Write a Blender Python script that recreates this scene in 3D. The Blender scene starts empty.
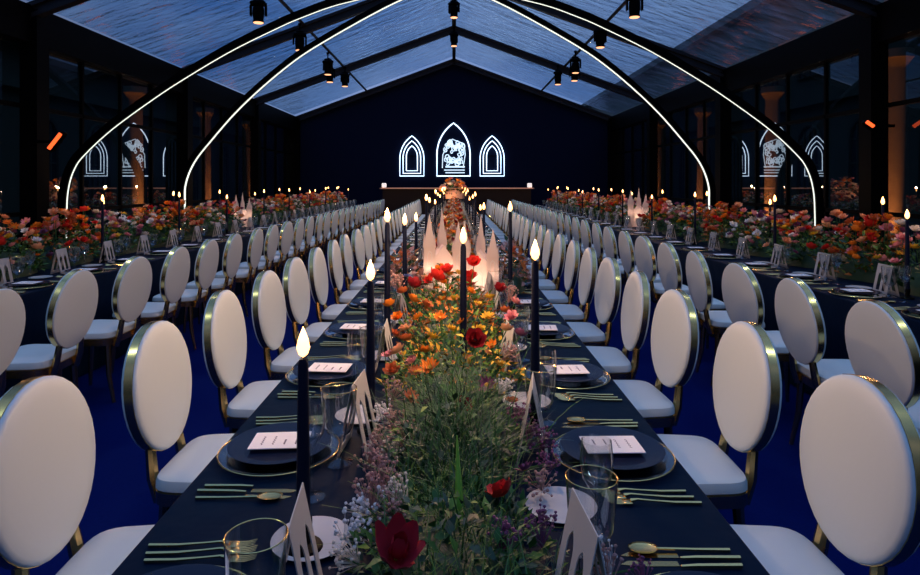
import bpy, math, random
from mathutils import Vector, Matrix, Euler
PI = math.pi
scn = bpy.context.scene
COL = scn.collection
R = math.radians

# ------------------------------------------------------------------ camera
CAM_H = 1.48
cam = bpy.data.cameras.new('camera'); cam.lens = 24.0; cam.sensor_width = 36.0
cam.shift_x = 6.0 / 920; cam.shift_y = -(287.5 - 183.0) / 920
cam.clip_start = 0.02; cam.clip_end = 400
co = bpy.data.objects.new('camera', cam); COL.objects.link(co)
co.location = (0, 0, CAM_H); co.rotation_euler = (R(90), 0, 0)
scn.camera = co
scn.view_settings.view_transform = 'Standard'; scn.view_settings.look = 'None'
scn.view_settings.gamma = 1.0; scn.view_settings.use_curve_mapping = False
scn.view_settings.exposure = 0.0
scn.cycles.use_denoising = True
scn.cycles.transparent_max_bounces = 32
scn.cycles.max_bounces = 8
scn.cycles.sample_clamp_indirect = 4.0
scn.cycles.caustics_reflective = False
scn.cycles.caustics_refractive = False

# ------------------------------------------------------------------ world: blue dusk sky with soft cloud
w = bpy.data.worlds.new('world'); scn.world = w; w.use_nodes = True
nt = w.node_tree; nt.nodes.clear()
wo = nt.nodes.new('ShaderNodeOutputWorld'); wb = nt.nodes.new('ShaderNodeBackground')
tc = nt.nodes.new('ShaderNodeTexCoord'); mp = nt.nodes.new('ShaderNodeMapping')
mp.inputs['Scale'].default_value = (1.0, 1.6, 3.0)
nz = nt.nodes.new('ShaderNodeTexNoise'); nz.inputs['Scale'].default_value = 3.0; nz.inputs['Detail'].default_value = 5
rp = nt.nodes.new('ShaderNodeValToRGB')
rp.color_ramp.elements[0].position = 0.36; rp.color_ramp.elements[0].color = (0.085, 0.20, 0.52, 1)
rp.color_ramp.elements[1].position = 0.66; rp.color_ramp.elements[1].color = (0.30, 0.40, 0.70, 1)
nt.links.new(tc.outputs['Generated'], mp.inputs[0]); nt.links.new(mp.outputs[0], nz.inputs[0])
nt.links.new(nz.outputs[0], rp.inputs[0]); nt.links.new(rp.outputs[0], wb.inputs[0])
# the last daylight stands behind the far end of the tent, the sky darkens to the sides
sx = nt.nodes.new('ShaderNodeSeparateXYZ'); nt.links.new(tc.outputs['Generated'], sx.inputs[0])
m1 = nt.nodes.new('ShaderNodeMath'); m1.operation = 'MAXIMUM'; m1.inputs[1].default_value = 0.0; nt.links.new(sx.outputs[1], m1.inputs[0])
m2 = nt.nodes.new('ShaderNodeMath'); m2.operation = 'POWER'; m2.inputs[1].default_value = 5.0; nt.links.new(m1.outputs[0], m2.inputs[0])
m3 = nt.nodes.new('ShaderNodeMath'); m3.operation = 'MULTIPLY_ADD'; m3.inputs[1].default_value = 0.85; m3.inputs[2].default_value = 0.07; nt.links.new(m2.outputs[0], m3.inputs[0])
m4 = nt.nodes.new('ShaderNodeMath'); m4.operation = 'MAXIMUM'; m4.inputs[1].default_value = 0.0; nt.links.new(sx.outputs[2], m4.inputs[0])
m5 = nt.nodes.new('ShaderNodeMath'); m5.operation = 'POWER'; m5.inputs[1].default_value = 1.8; nt.links.new(m4.outputs[0], m5.inputs[0])
m6 = nt.nodes.new('ShaderNodeMath'); m6.operation = 'MULTIPLY_ADD'; m6.inputs[1].default_value = 1.7; nt.links.new(m5.outputs[0], m6.inputs[0]); nt.links.new(m3.outputs[0], m6.inputs[2])
nt.links.new(m6.outputs[0], wb.inputs[1])
nt.links.new(wb.outputs[0], wo.inputs[0])

# ------------------------------------------------------------------ key dimensions (metres)
W = 6.0                 # half width of the tent
D = 23.0                # back wall
EAVE = CAM_H + 2.40
RIDGE = CAM_H + 4.60
BAY = 4.8
FRAMES = [D - BAY * i for i in range(6)]     # 23, 18.2, 13.4, 8.6, 3.8, -1
TBL = 0.75
TABLES = {'centre': (-0.025, 0.60), 'left': (-3.43, 0.60), 'right': (3.06, 0.60)}
def roofz(x): return EAVE + (RIDGE - EAVE) * (1 - abs(x) / W)

# fixtures that light the room: rows under the roof at x = -3.3, 0, 3.3
FIX = [(-3.38, 10.6), (-3.27, 13.0), (-3.27, 15.9), (-3.2, 18.0), (3.12, 10.6), (3.1, 13.0), (3.15, 15.9), (3.05, 18.0),
       (3.3, 16.8), (-3.4, 16.8), (0, 14.9), (0, 18.0), (-3.35, 5.4), (3.2, 5.4), (0.0, 3.4), (-3.35, 1.2), (3.2, 1.2), (0, 9.5)]
FIX_POWER = 38.0
CANDLE_POWER = 3.0

# ------------------------------------------------------------------ helpers
MATS = {}
def mat(name, col=(.5, .5, .5), rough=.6, metal=0.0, spec=.5, emis=None, estr=0.0, noise=None, bump=None, sheen=0.0, coat=0.0, trans=0.0):
    if name in MATS: return MATS[name]
    m = bpy.data.materials.new(name); m.use_nodes = True
    n = m.node_tree.nodes; l = m.node_tree.links
    b = n['Principled BSDF']
    b.inputs['Base Color'].default_value = (*col, 1)
    b.inputs['Roughness'].default_value = rough; b.inputs['Metallic'].default_value = metal
    b.inputs['Specular IOR Level'].default_value = spec
    b.inputs['Sheen Weight'].default_value = sheen; b.inputs['Coat Weight'].default_value = coat
    b.inputs['Transmission Weight'].default_value = trans
    if emis:
        b.inputs['Emission Color'].default_value = (*emis, 1); b.inputs['Emission Strength'].default_value = estr
    if noise or bump:
        t = n.new('ShaderNodeTexCoord')
    if noise:       # (scale, second colour)
        q = n.new('ShaderNodeTexNoise'); q.inputs['Scale'].default_value = noise[0]; q.inputs['Detail'].default_value = 4
        mx = n.new('ShaderNodeMix'); mx.data_type = 'RGBA'
        mx.inputs[6].default_value = (*col, 1); mx.inputs[7].default_value = (*noise[1], 1)
        l.new(t.outputs['Object'], q.inputs['Vector']); l.new(q.outputs[0], mx.inputs[0]); l.new(mx.outputs[2], b.inputs['Base Color'])
    if bump:        # (scale, strength, distance)
        q = n.new('ShaderNodeTexNoise'); q.inputs['Scale'].default_value = bump[0]; q.inputs['Detail'].default_value = 3
        bp = n.new('ShaderNodeBump'); bp.inputs['Strength'].default_value = bump[1]; bp.inputs['Distance'].default_value = bump[2]
        l.new(t.outputs['Object'], q.inputs['Vector']); l.new(q.outputs[0], bp.inputs['Height']); l.new(bp.outputs[0], b.inputs['Normal'])
    MATS[name] = m; return m

def glassy(name, tint, gloss_rough=0.0, ior=1.45, boost=1.0, haze=None, bump=None):
    """thin clear sheet: see-through tint + fresnel reflection (+ a little scattering haze)"""
    if name in MATS: return MATS[name]
    m = bpy.data.materials.new(name); m.use_nodes = True
    n = m.node_tree.nodes; l = m.node_tree.links; n.clear()
    o = n.new('ShaderNodeOutputMaterial'); tr = n.new('ShaderNodeBsdfTransparent'); gl = n.new('ShaderNodeBsdfGlossy')
    tr.inputs[0].default_value = (*tint, 1); gl.inputs['Roughness'].default_value = gloss_rough
    fr = n.new('ShaderNodeLayerWeight'); fr.inputs[0].default_value = .5
    pw = n.new('ShaderNodeMath'); pw.operation = 'POWER'; pw.inputs[1].default_value = 5
    ad = n.new('ShaderNodeMath'); ad.operation = 'ADD'; ad.inputs[1].default_value = .04
    mu = n.new('ShaderNodeMath'); mu.operation = 'MULTIPLY'; mu.inputs[1].default_value = boost; mu.use_clamp = True
    l.new(fr.outputs['Facing'], pw.inputs[0]); l.new(pw.outputs[0], ad.inputs[0])
    mx = n.new('ShaderNodeMixShader')
    l.new(ad.outputs[0], mu.inputs[0]); l.new(mu.outputs[0], mx.inputs[0]); l.new(gl.outputs[0], mx.inputs[2])
    src = tr.outputs[0]
    if haze:
        df = n.new('ShaderNodeBsdfDiffuse'); df.inputs[0].default_value = (*haze[1], 1)
        tl = n.new('ShaderNodeBsdfTranslucent'); tl.inputs[0].default_value = (*haze[1], 1)
        m2 = n.new('ShaderNodeMixShader'); m2.inputs[0].default_value = .5
        l.new(df.outputs[0], m2.inputs[1]); l.new(tl.outputs[0], m2.inputs[2])
        m3 = n.new('ShaderNodeMixShader'); m3.inputs[0].default_value = haze[0]
        l.new(tr.outputs[0], m3.inputs[1]); l.new(m2.outputs[0], m3.inputs[2]); src = m3.outputs[0]
    l.new(src, mx.inputs[1])
    if bump:
        t = n.new('ShaderNodeTexCoord'); mpn = n.new('ShaderNodeMapping'); mpn.inputs['Scale'].default_value = bump[3]
        mpn.inputs['Rotation'].default_value = (0, 0, bump[4])
        q = n.new('ShaderNodeTexNoise'); q.inputs['Scale'].default_value = bump[0]; q.inputs['Detail'].default_value = 4
        bp = n.new('ShaderNodeBump'); bp.inputs['Strength'].default_value = bump[1]; bp.inputs['Distance'].default_value = bump[2]
        l.new(t.outputs['Object'], mpn.inputs[0]); l.new(mpn.outputs[0], q.inputs['Vector']); l.new(q.outputs[0], bp.inputs['Height'])
        l.new(bp.outputs[0], gl.inputs['Normal']); l.new(bp.outputs[0], fr.inputs['Normal'])
        if haze:
            rr = n.new('ShaderNodeValToRGB'); rr.color_ramp.elements[0].position = .42; rr.color_ramp.elements[1].position = .72
            rr.color_ramp.elements[0].color = (haze[0] * .35,) * 3 + (1,); rr.color_ramp.elements[1].color = (haze[0] * 2.4,) * 3 + (1,)
            l.new(q.outputs[0], rr.inputs[0]); l.new(rr.outputs[0], m3.inputs[0])
    l.new(mx.outputs[0], o.inputs[0])
    MATS[name] = m; return m

class MB:
    """collects shapes; build() links them as ONE mesh object"""
    def __init__(s): s.v = []; s.f = []; s.mi = []; s.cur = 0; s.M = Matrix.Identity(4)
    def add(s, vs, fs, M=None):
        b = len(s.v); T = s.M @ M if M is not None else s.M
        s.v += [tuple(T @ Vector(p)) for p in vs]
        s.f += [tuple(b + i for i in f) for f in fs]; s.mi += [s.cur] * len(fs); return s
    def box(s, c, d, M=None, bev=0.0, taper=1.0):
        x, y, z = c; a, b, h = d[0] / 2, d[1] / 2, d[2] / 2
        if bev <= 0:
            vs = [(x + i * a * (taper if k > 0 else 1), y + j * b * (taper if k > 0 else 1), z + k * h) for k in (-1, 1) for j in (-1, 1) for i in (-1, 1)]
            return s.add(vs, [(0, 2, 3, 1), (4, 5, 7, 6), (0, 1, 5, 4), (2, 6, 7, 3), (0, 4, 6, 2), (1, 3, 7, 5)], M)
        def ring(aa, bb, zz): return [(x - aa + bev, y - bb, zz), (x + aa - bev, y - bb, zz), (x + aa, y - bb + bev, zz), (x + aa, y + bb - bev, zz),
                                      (x + aa - bev, y + bb, zz), (x - aa + bev, y + bb, zz), (x - aa, y + bb - bev, zz), (x - aa, y - bb + bev, zz)]
        rs = [ring(a - bev, b - bev, z - h), ring(a, b, z - h + bev), ring(a, b, z + h - bev), ring(a - bev, b - bev, z + h)]
        vs = [p for r in rs for p in r]; fs = []
        for r in range(3):
            for i in range(8): fs.append((r * 8 + i, r * 8 + (i + 1) % 8, r * 8 + 8 + (i + 1) % 8, r * 8 + 8 + i))
        fs.append(tuple(reversed(range(8)))); fs.append(tuple(range(24, 32)))
        return s.add(vs, fs, M)
    def lathe(s, prof, n=20, M=None, rib=0.0, ribn=12, cap=True):
        vs = []
        for r, z in prof:
            for i in range(n):
                a = 2 * PI * i / n; rr = r * (1 + rib * math.cos(a * ribn))
                vs.append((rr * math.cos(a), rr * math.sin(a), z))
        fs = []
        for k in range(len(prof) - 1):
            for i in range(n): fs.append((k * n + i, k * n + (i + 1) % n, (k + 1) * n + (i + 1) % n, (k + 1) * n + i))
        if cap:
            fs.append(tuple(reversed(range(n)))); fs.append(tuple((len(prof) - 1) * n + i for i in range(n)))
        return s.add(vs, fs, M)
    def tube(s, pts, r, n=8, M=None, cap=True, closed=False):
        pts = [Vector(p) for p in pts]; N = len(pts)
        rs = r if isinstance(r, (list, tuple)) else [r] * N
        vs = []; up = None
        for i, p in enumerate(pts):
            if closed: t = pts[(i + 1) % N] - pts[i - 1]
            else: t = pts[min(i + 1, N - 1)] - pts[max(i - 1, 0)]
            t = t.normalized() if t.length > 1e-9 else Vector((0, 0, 1))
            if up is None:
                up = Vector((0, 0, 1)) if abs(t.z) < .9 else Vector((1, 0, 0))
            u = (up - t * up.dot(t)).normalized(); up = u; v = t.cross(u)
            for k in range(n):
                a = 2 * PI * k / n; vs.append(p + (u * math.cos(a) + v * math.sin(a)) * rs[i])
        fs = []
        for i in range(N if closed else N - 1):
            j = (i + 1) % N
            for k in range(n): fs.append((i * n + k, i * n + (k + 1) % n, j * n + (k + 1) % n, j * n + k))
        if cap and not closed:
            fs.append(tuple(reversed(range(n)))); fs.append(tuple((N - 1) * n + k for k in range(n)))
        return s.add(vs, fs, M)
    def quad(s, a, b, c, d, M=None): return s.add([a, b, c, d], [(0, 1, 2, 3)], M)
    def prism(s, poly, y0, y1, M=None):      # outline in (x, z), thickness along y
        n = len(poly); vs = [(p[0], y0, p[1]) for p in poly] + [(p[0], y1, p[1]) for p in poly]
        fs = [tuple(range(n)), tuple(reversed(range(n, 2 * n)))] + [(i, i + n, (i + 1) % n + n, (i + 1) % n) for i in range(n)]
        return s.add(vs, fs, M)
    def mesh(s, name, mats, smooth=True):
        me = bpy.data.meshes.new(name); me.from_pydata(s.v, [], s.f)
        for m in (mats if isinstance(mats, (list, tuple)) else [mats]): me.materials.append(m)
        me.polygons.foreach_set('material_index', s.mi)
        me.update()
        if smooth:
            me.polygons.foreach_set('use_smooth', [True] * len(me.polygons))
            try: me.set_sharp_from_angle(angle=R(38))
            except Exception: pass
        return me
    def build(s, name, mats, parent=None, loc=None, smooth=True):
        return link(name, s.mesh(name, mats, smooth), parent, loc)
def link(name, me, parent=None, loc=None):
    o = bpy.data.objects.new(name, me); COL.objects.link(o)
    if parent is not None: o.parent = parent
    if loc is not None: o.location = loc
    return o
def tag(o, label=None, cat=None, group=None, kind=None):
    if label: o['label'] = label
    if cat: o['category'] = cat
    if group: o['group'] = group
    if kind: o['kind'] = kind
    return o
def struct(o): o['kind'] = 'structure'; return o
def empty(name, loc=(0, 0, 0), rz=0.0):
    o = bpy.data.objects.new(name, None); o.empty_display_size = .1; COL.objects.link(o)
    o.location = loc; o.rotation_euler = (0, 0, rz); return o
def kids(o): return [c for c in KID.get(o.name, [])]
KID = {}
def reg(root):       # remember the tree under a prototype once
    for o in bpy.data.objects:
        if o.parent is not None: 
            L = KID.setdefault(o.parent.name, [])
            if o not in L: L.append(o)
def copy_tree(o, parent=None):
    c = o.copy(); COL.objects.link(c)
    if parent is not None: c.parent = parent
    for ch in KID.get(o.name, []): copy_tree(ch, c)
    return c
ONES = ['zeroth', 'first', 'second', 'third', 'fourth', 'fifth', 'sixth', 'seventh', 'eighth', 'ninth', 'tenth', 'eleventh', 'twelfth', 'thirteenth',
        'fourteenth', 'fifteenth', 'sixteenth', 'seventeenth', 'eighteenth', 'nineteenth', 'twentieth']
TEN = {2: 'twenty', 3: 'thirty'}
def nth(n):
    if n <= 20: return ONES[n]
    if n % 10 == 0: return {30: 'thirtieth', 40: 'fortieth'}[n]
    return TEN[n // 10] + '-' + ONES[n % 10]
def light(name, kind, loc, power, col, radius=.05, parent=None, aim=None, angle=None, blend=1.0):
    L = bpy.data.lights.new(name, kind); L.energy = power; L.color = col
    if kind in ('POINT', 'SPOT'): L.shadow_soft_size = radius
    if kind == 'SPOT': L.spot_size = angle; L.spot_blend = blend
    o = bpy.data.objects.new(name, L); COL.objects.link(o); o.location = loc
    if aim is not None: o.rotation_euler = (Vector(aim) - Vector(loc)).to_track_quat('-Z', 'Y').to_euler()
    if parent is not None: o.parent = parent
    return o

# ------------------------------------------------------------------ materials
M_carpet = mat('carpet', (.0015, .008, .085), .95, spec=.03, noise=(60, (.002, .012, .12)), bump=(300, .4, .004))
M_cloth = mat('navy_cloth', (.0015, .009, .026),   .5, spec=.04, noise=(3, (.002, .012, .033)), bump=(6, .35, .02))
M_white = mat('white_leather', (.66, .77, .79), .42, spec=.4, bump=(40, .08, .004))
M_gold = mat('gold', (.90, .60, .22), .22, 1.0)
M_black = mat('black_metal', (.002, .0022, .0025), .5, spec=.05)
M_alu = mat('dark_aluminium', (.03, .032, .036), .42, .5)
M_navywall = mat('navy_drape', (.006, .011, .035), .9, spec=.1, bump=(2, .3, .05))
M_neon = mat('neon_tube', (.8, .9, 1), .4, emis=(.62, .80, 1.0), estr=2.6)
M_neondim = mat('neon_figure', (.8, .9, 1), .4, emis=(.62, .80, .95), estr=1.2)
M_led = mat('led_strip', (.9, .95, .9), .4, emis=(.93, 1.0, .88), estr=1.25)
M_candle = mat('navy_wax', (.003, .007, .026), .55, spec=.15)
M_flame = mat('flame', (1, .7, .3), .5, emis=(1.0, .46, .15), estr=5.5)
M_wick = mat('wick', (.01, .01, .01), .9)
M_paper = mat('paper', (.86, .84, .82), .8, spec=.1)
M_vellum = mat('vellum', (.52, .52, .50), .7, spec=.15)
M_ink = mat('ink', (.12, .09, .12), .8, spec=.1)
M_plate = mat('navy_plate', (.006, .012, .035), .22, spec=.3)
M_plate_white = mat('white_plate', (.6, .59, .58), .2, spec=.5)
M_glass = glassy('clear_glass', (.96, .97, .975), .05, 1.5, 2.6)
M_roof = glassy('roof_vinyl', (.60, .80, .92), .08, 1.45, 1.0, haze=(.13, (.5, .6, .8)), bump=(1.5, 1.0, .12, (1.0, 3.0, 1), .5))
M_pane = glassy('wall_glazing', (.10, .155, .15), .0, 1.5, 3.6)
M_stone = mat('facade_stone', (.17, .20, .18), .9, spec=.1, noise=(.8, (.26, .28, .24)))
M_stone2 = mat('column_stone', (.55, .48, .40), .85, spec=.1, noise=(6, (.42, .36, .3)))
M_dkglass = mat('window_pane', (.06, .085, .11), .12, spec=.6)
M_ground = mat('outside_paving', (.05, .055, .055), .8, spec=.2, noise=(2, (.08, .08, .075)))
M_bar = mat('bar_wood', (.02, .008, .008), .5, spec=.3, noise=(8, (.016, .007, .006)))
M_lens = mat('lamp_lens', (.9, .7, .5), .3, emis=(1.0, .42, .2), estr=2.0)
M_lensw = mat('lamp_lens_white', (.9, .9, .9), .3, emis=(1.0, .93, .8), estr=6.0)
M_heat = mat('heater_element', (.9, .2, .05), .4, emis=(1.0, .10, .02), estr=2.0)
M_green = [mat('leaf_green', (.035, .135, .028), .55, spec=.35), mat('leaf_lime', (.13, .24, .03), .55, spec=.3), mat('leaf_deep', (.012, .05, .022), .5, spec=.35),
           mat('leaf_rust', (.33, .12, .03), .6, spec=.2), mat('leaf_grey', (.08, .13, .09), .6, spec=.2), mat('leaf_bright', (.20, .48, .05), .45, spec=.4)]
PET = {k: mat('petal_' + k, c, .55, spec=.25) for k, c in dict(crimson=(.24, .008, .016), red=(.60, .025, .02), orange=(.85, .24, .02), yellow=(.75, .46, .04),
       cream=(.80, .70, .58), white=(.82, .80, .80), pink=(.72, .27, .30), mauve=(.22, .07, .16), ruby=(.50, .03, .05), heather=(.42, .24, .22), rust=(.55, .14, .05), peach=(.85, .42, .24), blue=(.10, .15, .38)).items()}
M_heart = mat('bloom_heart', (.02, .012, .012), .8); M_hearty = mat('bloom_heart_yellow', (.5, .28, .03), .8)
M_paperlamp = None
def make_lantern_mat():
    m = bpy.data.materials.new('lantern_paper'); m.use_nodes = True
    n = m.node_tree.nodes; l = m.node_tree.links; n.clear()
    o = n.new('ShaderNodeOutputMaterial'); d = n.new('ShaderNodeBsdfDiffuse'); t = n.new('ShaderNodeBsdfTranslucent'); x = n.new('ShaderNodeMixShader')
    d.inputs[0].default_value = (.85, .78, .74, 1); t.inputs[0].default_value = (.92, .78, .70, 1); x.inputs[0].default_value = .5
    l.new(d.outputs[0], x.inputs[1]); l.new(t.outputs[0], x.inputs[2]); l.new(x.outputs[0], o.inputs[0]); return m
M_paperlamp = make_lantern_mat()

# ================================================================== THE SETTING
Y0 = -1.0
b = MB(); b.box((0, (Y0 + D) / 2, -.03), (2 * W + .2, D - Y0 + .2, .06)); struct(b.build('floor', M_carpet))
b = MB(); b.box((0, 25, -.12), (120, 120, .1)); struct(b.build('ground', M_ground))
# back wall, gable shaped
b = MB(); b.prism([(-W, 0), (W, 0), (W, EAVE), (0, RIDGE), (-W, EAVE)], D, D + .12); struct(b.build('wall_back', M_navywall, smooth=False))
# roof skins: one sheet per bay per slope
for i in range(5):
    y1, y0 = FRAMES[i], FRAMES[i + 1]
    for s in (-1, 1):
        b = MB(); N = 14; K = 6; vs = []; fs = []
        for a in range(N + 1):
            for c in range(K + 1):
                u = a / N; v = c / K; x = s * W * u
                sag = .05 * math.sin(PI * u) * math.sin(PI * v)
                vs.append((x, y0 + (y1 - y0) * v, roofz(x) + .16 - sag))
        for a in range(N):
            for c in range(K):
                fs.append((a * (K + 1) + c, (a + 1) * (K + 1) + c, (a + 1) * (K + 1) + c + 1, a * (K + 1) + c + 1))
        b.add(vs, fs); struct(b.build('ceiling', M_roof))
# rafters and posts (one portal frame = one structural object per side)
tn = 0
for y in FRAMES:
    for s in (-1, 1):
        dx = W; dz = RIDGE - EAVE; L = math.hypot(dx, dz); ang = math.atan2(dz, dx)
        b = MB()
        T = Matrix.Translation((s * W / 2, y - .07, (EAVE + RIDGE) / 2)) @ Matrix.Rotation(s * ang, 4, 'Y')
        b.box((0, 0, .02), (L, .13, .06), T); b.box((0, 0, -.13), (L, .13, .06), T); b.box((0, 0, -.06), (L, .05, .14), T)
        tn += 1; struct(b.build('trim_%d' % tn, M_alu, smooth=False))
        b = MB(); b.box((s * (W - .12), y - .08 if y > 22 else y, EAVE / 2), (.24, .26, EAVE)); tn += 1; struct(b.build('trim_%d' % tn, M_black, smooth=False))
# eave beams, ridge beam, purlins
for s in (-1, 1):
    b = MB(); b.box((s * (W - .05), (Y0 + D) / 2, EAVE - .20), (.22, D - Y0, .52)); tn += 1; struct(b.build('trim_%d' % tn, M_black, smooth=False))
    b = MB(); b.tube([(s * 3.25, Y0, roofz(3.25) + .02), (s * 3.25, D, roofz(3.25) + .02)], .035); tn += 1; struct(b.build('trim_%d' % tn, M_alu))
b = MB(); b.box((0, (Y0 + D) / 2, RIDGE + .03), (.12, D - Y0, .12)); tn += 1; struct(b.build('trim_%d' % tn, M_alu, smooth=False))
# glazed side walls, one window per bay
wn = 0
for s in (-1, 1):
    for i in range(5):
        y1, y0 = FRAMES[i] - .13, FRAMES[i + 1] + .13
        wn += 1
        b = MB(); b.quad((s * W, y0, .02), (s * W, y1, .02), (s * W, y1, EAVE - .4), (s * W, y0, EAVE - .4))
        r = struct(b.build('window_%d' % wn, M_pane))
        m = MB()
        for k in range(1, 4): m.box((s * (W - .015), y0 + (y1 - y0) * k / 4, (EAVE - .4) / 2), (.05, .05, EAVE - .4))
        for z in (.06, 1.05, 2.55): m.box((s * (W - .015), (y0 + y1) / 2, z), (.05, y1 - y0, .06))
        m.build('window_frame', M_black, r, smooth=False)

# outside: arcaded stone buildings on both sides, and colonnades lit from below
def facade(s):
    X = 12.5; H = 5.4 if s < 0 else 8.6; Ya, Yb = -6, 62
    r = empty('stone_building', (s * X, 28, 0))
    tag(r, 'tall stone building with rows of windows seen through the %s glass wall and roof' % ('left' if s < 0 else 'right'), 'building')
    def P(b, name, m): 
        o = b.build(name, m, r, smooth=False); o.matrix_parent_inverse = Matrix.Translation((-s * X, -28, 0)); return o
    b = MB(); b.box((s * (X + 1), (Ya + Yb) / 2, H / 2), (2, Yb - Ya, H)); P(b, 'wall', M_stone)
    b = MB(); b.box((s * (X - .1), (Ya + Yb) / 2, H + .15), (.6, Yb - Ya, .35)); b.box((s * (X - .05), (Ya + Yb) / 2, 4.3), (.4, Yb - Ya, .28)); P(b, 'cornice', M_stone)
    y = Ya + 1.4
    while y < Yb - 1:
        for z0, hh, ar in ((.6, 3.0, True), (5.2, 1.5, False))[:3 if s > 0 else 1]:
            wd = 1.3; b = MB(); poly = [(-wd / 2, z0), (wd / 2, z0), (wd / 2, z0 + hh * .75)]
            if ar: poly += [(wd / 2 * math.cos(a), z0 + hh * .75 + wd * .5 * math.sin(a)) for a in [PI * k / 8 for k in range(1, 8)]]
            else: poly[-1] = (wd / 2, z0 + hh); poly.append((-wd / 2, z0 + hh))
            if ar: poly.append((-wd / 2, z0 + hh * .75))
            T = Matrix.Translation((s * (X - .02), y, 0)) @ Matrix.Rotation(-s * PI / 2, 4, 'Z')
            b.prism(poly, -.01, .03, T)
            f = P(b, 'window', M_dkglass)
            m = MB(); top = z0 + hh
            m.tube([tuple(T @ Vector((p[0] * 1.06, -.04, p[1]))) for p in poly], .07, 5, closed=True)
            for q in (-.33, 0, .33): m.box((q, -.03, z0 + hh * .45), (.04, .04, hh * .9), T)
            for q in (.25, .5, .75): m.box((0, -.03, z0 + hh * q), (wd, .04, .04), T)
            o = m.build('window_surround', M_stone, f, smooth=False)
            
        y += 2.9
    return r
facade(-1); facade(1)
cols = [(-1, 15.4), (-1, 19.7), (-1, 23.9), (1, 11.1), (1, 15.4), (1, 19.7), (1, 23.9)]
cnt = {-1: 0, 1: 0}
b = MB(); b.lathe([(.30, 0), (.30, .12), (.24, .18), (.20, .26), (.19, 1.6), (.165, 3.6), (.18, 3.66), (.25, 3.78), (.27, 3.8), (.27, 3.95)], 20)
colm = b.mesh('stone_column', M_stone2)
for s, y in cols:
    cnt[s] += 1
    o = link('stone_column', colm, None, (s * 8.0, y, -.07))
    tag(o, 'orange-lit stone column outside the %s glass wall, %s from the camera' % ('left' if s < 0 else 'right', nth(cnt[s])), 'column', 'columns outside the glass walls')
    u = empty('ground_uplight', (s * 7.45, y - .25, -.07))
    tag(u, 'small round ground uplight at the foot of the %s column outside the %s wall' % (nth(cnt[s]), 'left' if s < 0 else 'right'), 'lamp', 'uplights by the columns')
    m = MB(); m.lathe([(.07, 0), (.08, .02), (.08, .10), (.06, .13)], 14); m.build('housing', M_black, u)
    m = MB(); m.lathe([(.055, .131), (.05, .136)], 14); m.build('lens', M_lens, u)
    light('uplight_beam', 'SPOT', (0, 0, .18), 1100, (1, .20, .05), .05, u, angle=R(70))
    u.children[-1].rotation_euler = (Vector((s * .55, .25, 2.2))).to_track_quat('-Z', 'Y').to_euler()

# ================================================================== NEON + BACK WALL
def lancet(wd, h, n=10):
    """pointed arch outline, base centre at origin"""
    hs = h - wd * .95; a = wd / 2; pts = [(-a, 0), (-a, hs)]
    Rr = (a * a + (h - hs) ** 2) / (2 * a)
    c = -a + Rr; th = math.atan2(h - hs, -c)      # angle at apex seen from centre (c,hs)
    for k in range(1, n + 1):
        t = PI - (PI - th) * k / n
        pts.append((c + Rr * math.cos(t), hs + Rr * math.sin(t)))
    right = [(-x, z) for x, z in reversed(pts[:-1])]
    return pts + right
def neon_window(x, z, wd, h, rings, label):
    r = empty('neon_window', (x, D - .05, z)); tag(r, label, 'neon sign', 'neon arched windows on the back wall')
    for k in range(rings):
        q = 1 - k * .27; ww = wd * q; hh = h * (1 - k * .19); z0 = h * .065 * k
        pts = [(p[0], 0, p[1] + z0) for p in lancet(ww, hh)]
        m = MB(); m.tube(pts, .017 if rings > 1 else .022, 6, closed=True); m.build('neon_tube', M_neon, r)
    m = MB(); m.box((0, .035, h * .5), (wd * .6, .02, .03)); m.box((0, .035, .05), (wd * .6, .02, .03)); m.build('bracket', M_black, r)
    return r
PX = D / 613.0
neon_window((412 - 454) * PX, CAM_H + (183 - 176) * PX, .90, 1.50, 3, 'small white neon pointed arch, left of the large one on the dark wall')
neon_window((492 - 454) * PX, CAM_H + (183 - 176) * PX, .90, 1.50, 3, 'small white neon pointed arch, right of the large one on the dark wall')
cw = neon_window((453.5 - 454) * PX, CAM_H + (183 - 176) * PX, 1.24, 1.98, 1, 'large centre white neon pointed arch filled with a bright scrolling figure design')
rnd = random.Random(5)
m = MB()
# scrolling generic figure design: loops, leaves and a pedestal
for k in range(34):
    cx = rnd.uniform(-.30, .34); cz = rnd.uniform(.42, 1.24); rr = rnd.uniform(.05, .12); a0 = rnd.uniform(0, 6); n = 12
    m.tube([(cx + rr * (1 - j / n * .55) * math.cos(a0 + j * .55), 0, cz + rr * 1.3 * (1 - j / n * .55) * math.sin(a0 + j * .55)) for j in range(n)], .021, 5)
m.tube([(-.42, 0, .3), (-.40, 0, .8), (-.2, 0, 1.2), (-.05, 0, 1.38), (.15, 0, 1.30), (.4, 0, 1.2), (.44, 0, .8), (.36, 0, .3)], .018, 5)
m.tube([(-.3, 0, .12), (.42, 0, .12)], .02, 5); m.tube([(-.35, 0, .22), (.42, 0, .22)], .02, 5); m.tube([(-.30, 0, .34), (.42, 0, .34)], .03, 5)
m.lathe([(.0, -.1), (.09, -.03), (.10, .05), (.0, .12)], 10, Matrix.Translation((-.13, 0, 1.26)) @ Matrix.Diagonal((1, .25, 1, 1)))
m.build('neon_figure', M_neondim, cw)

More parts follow.
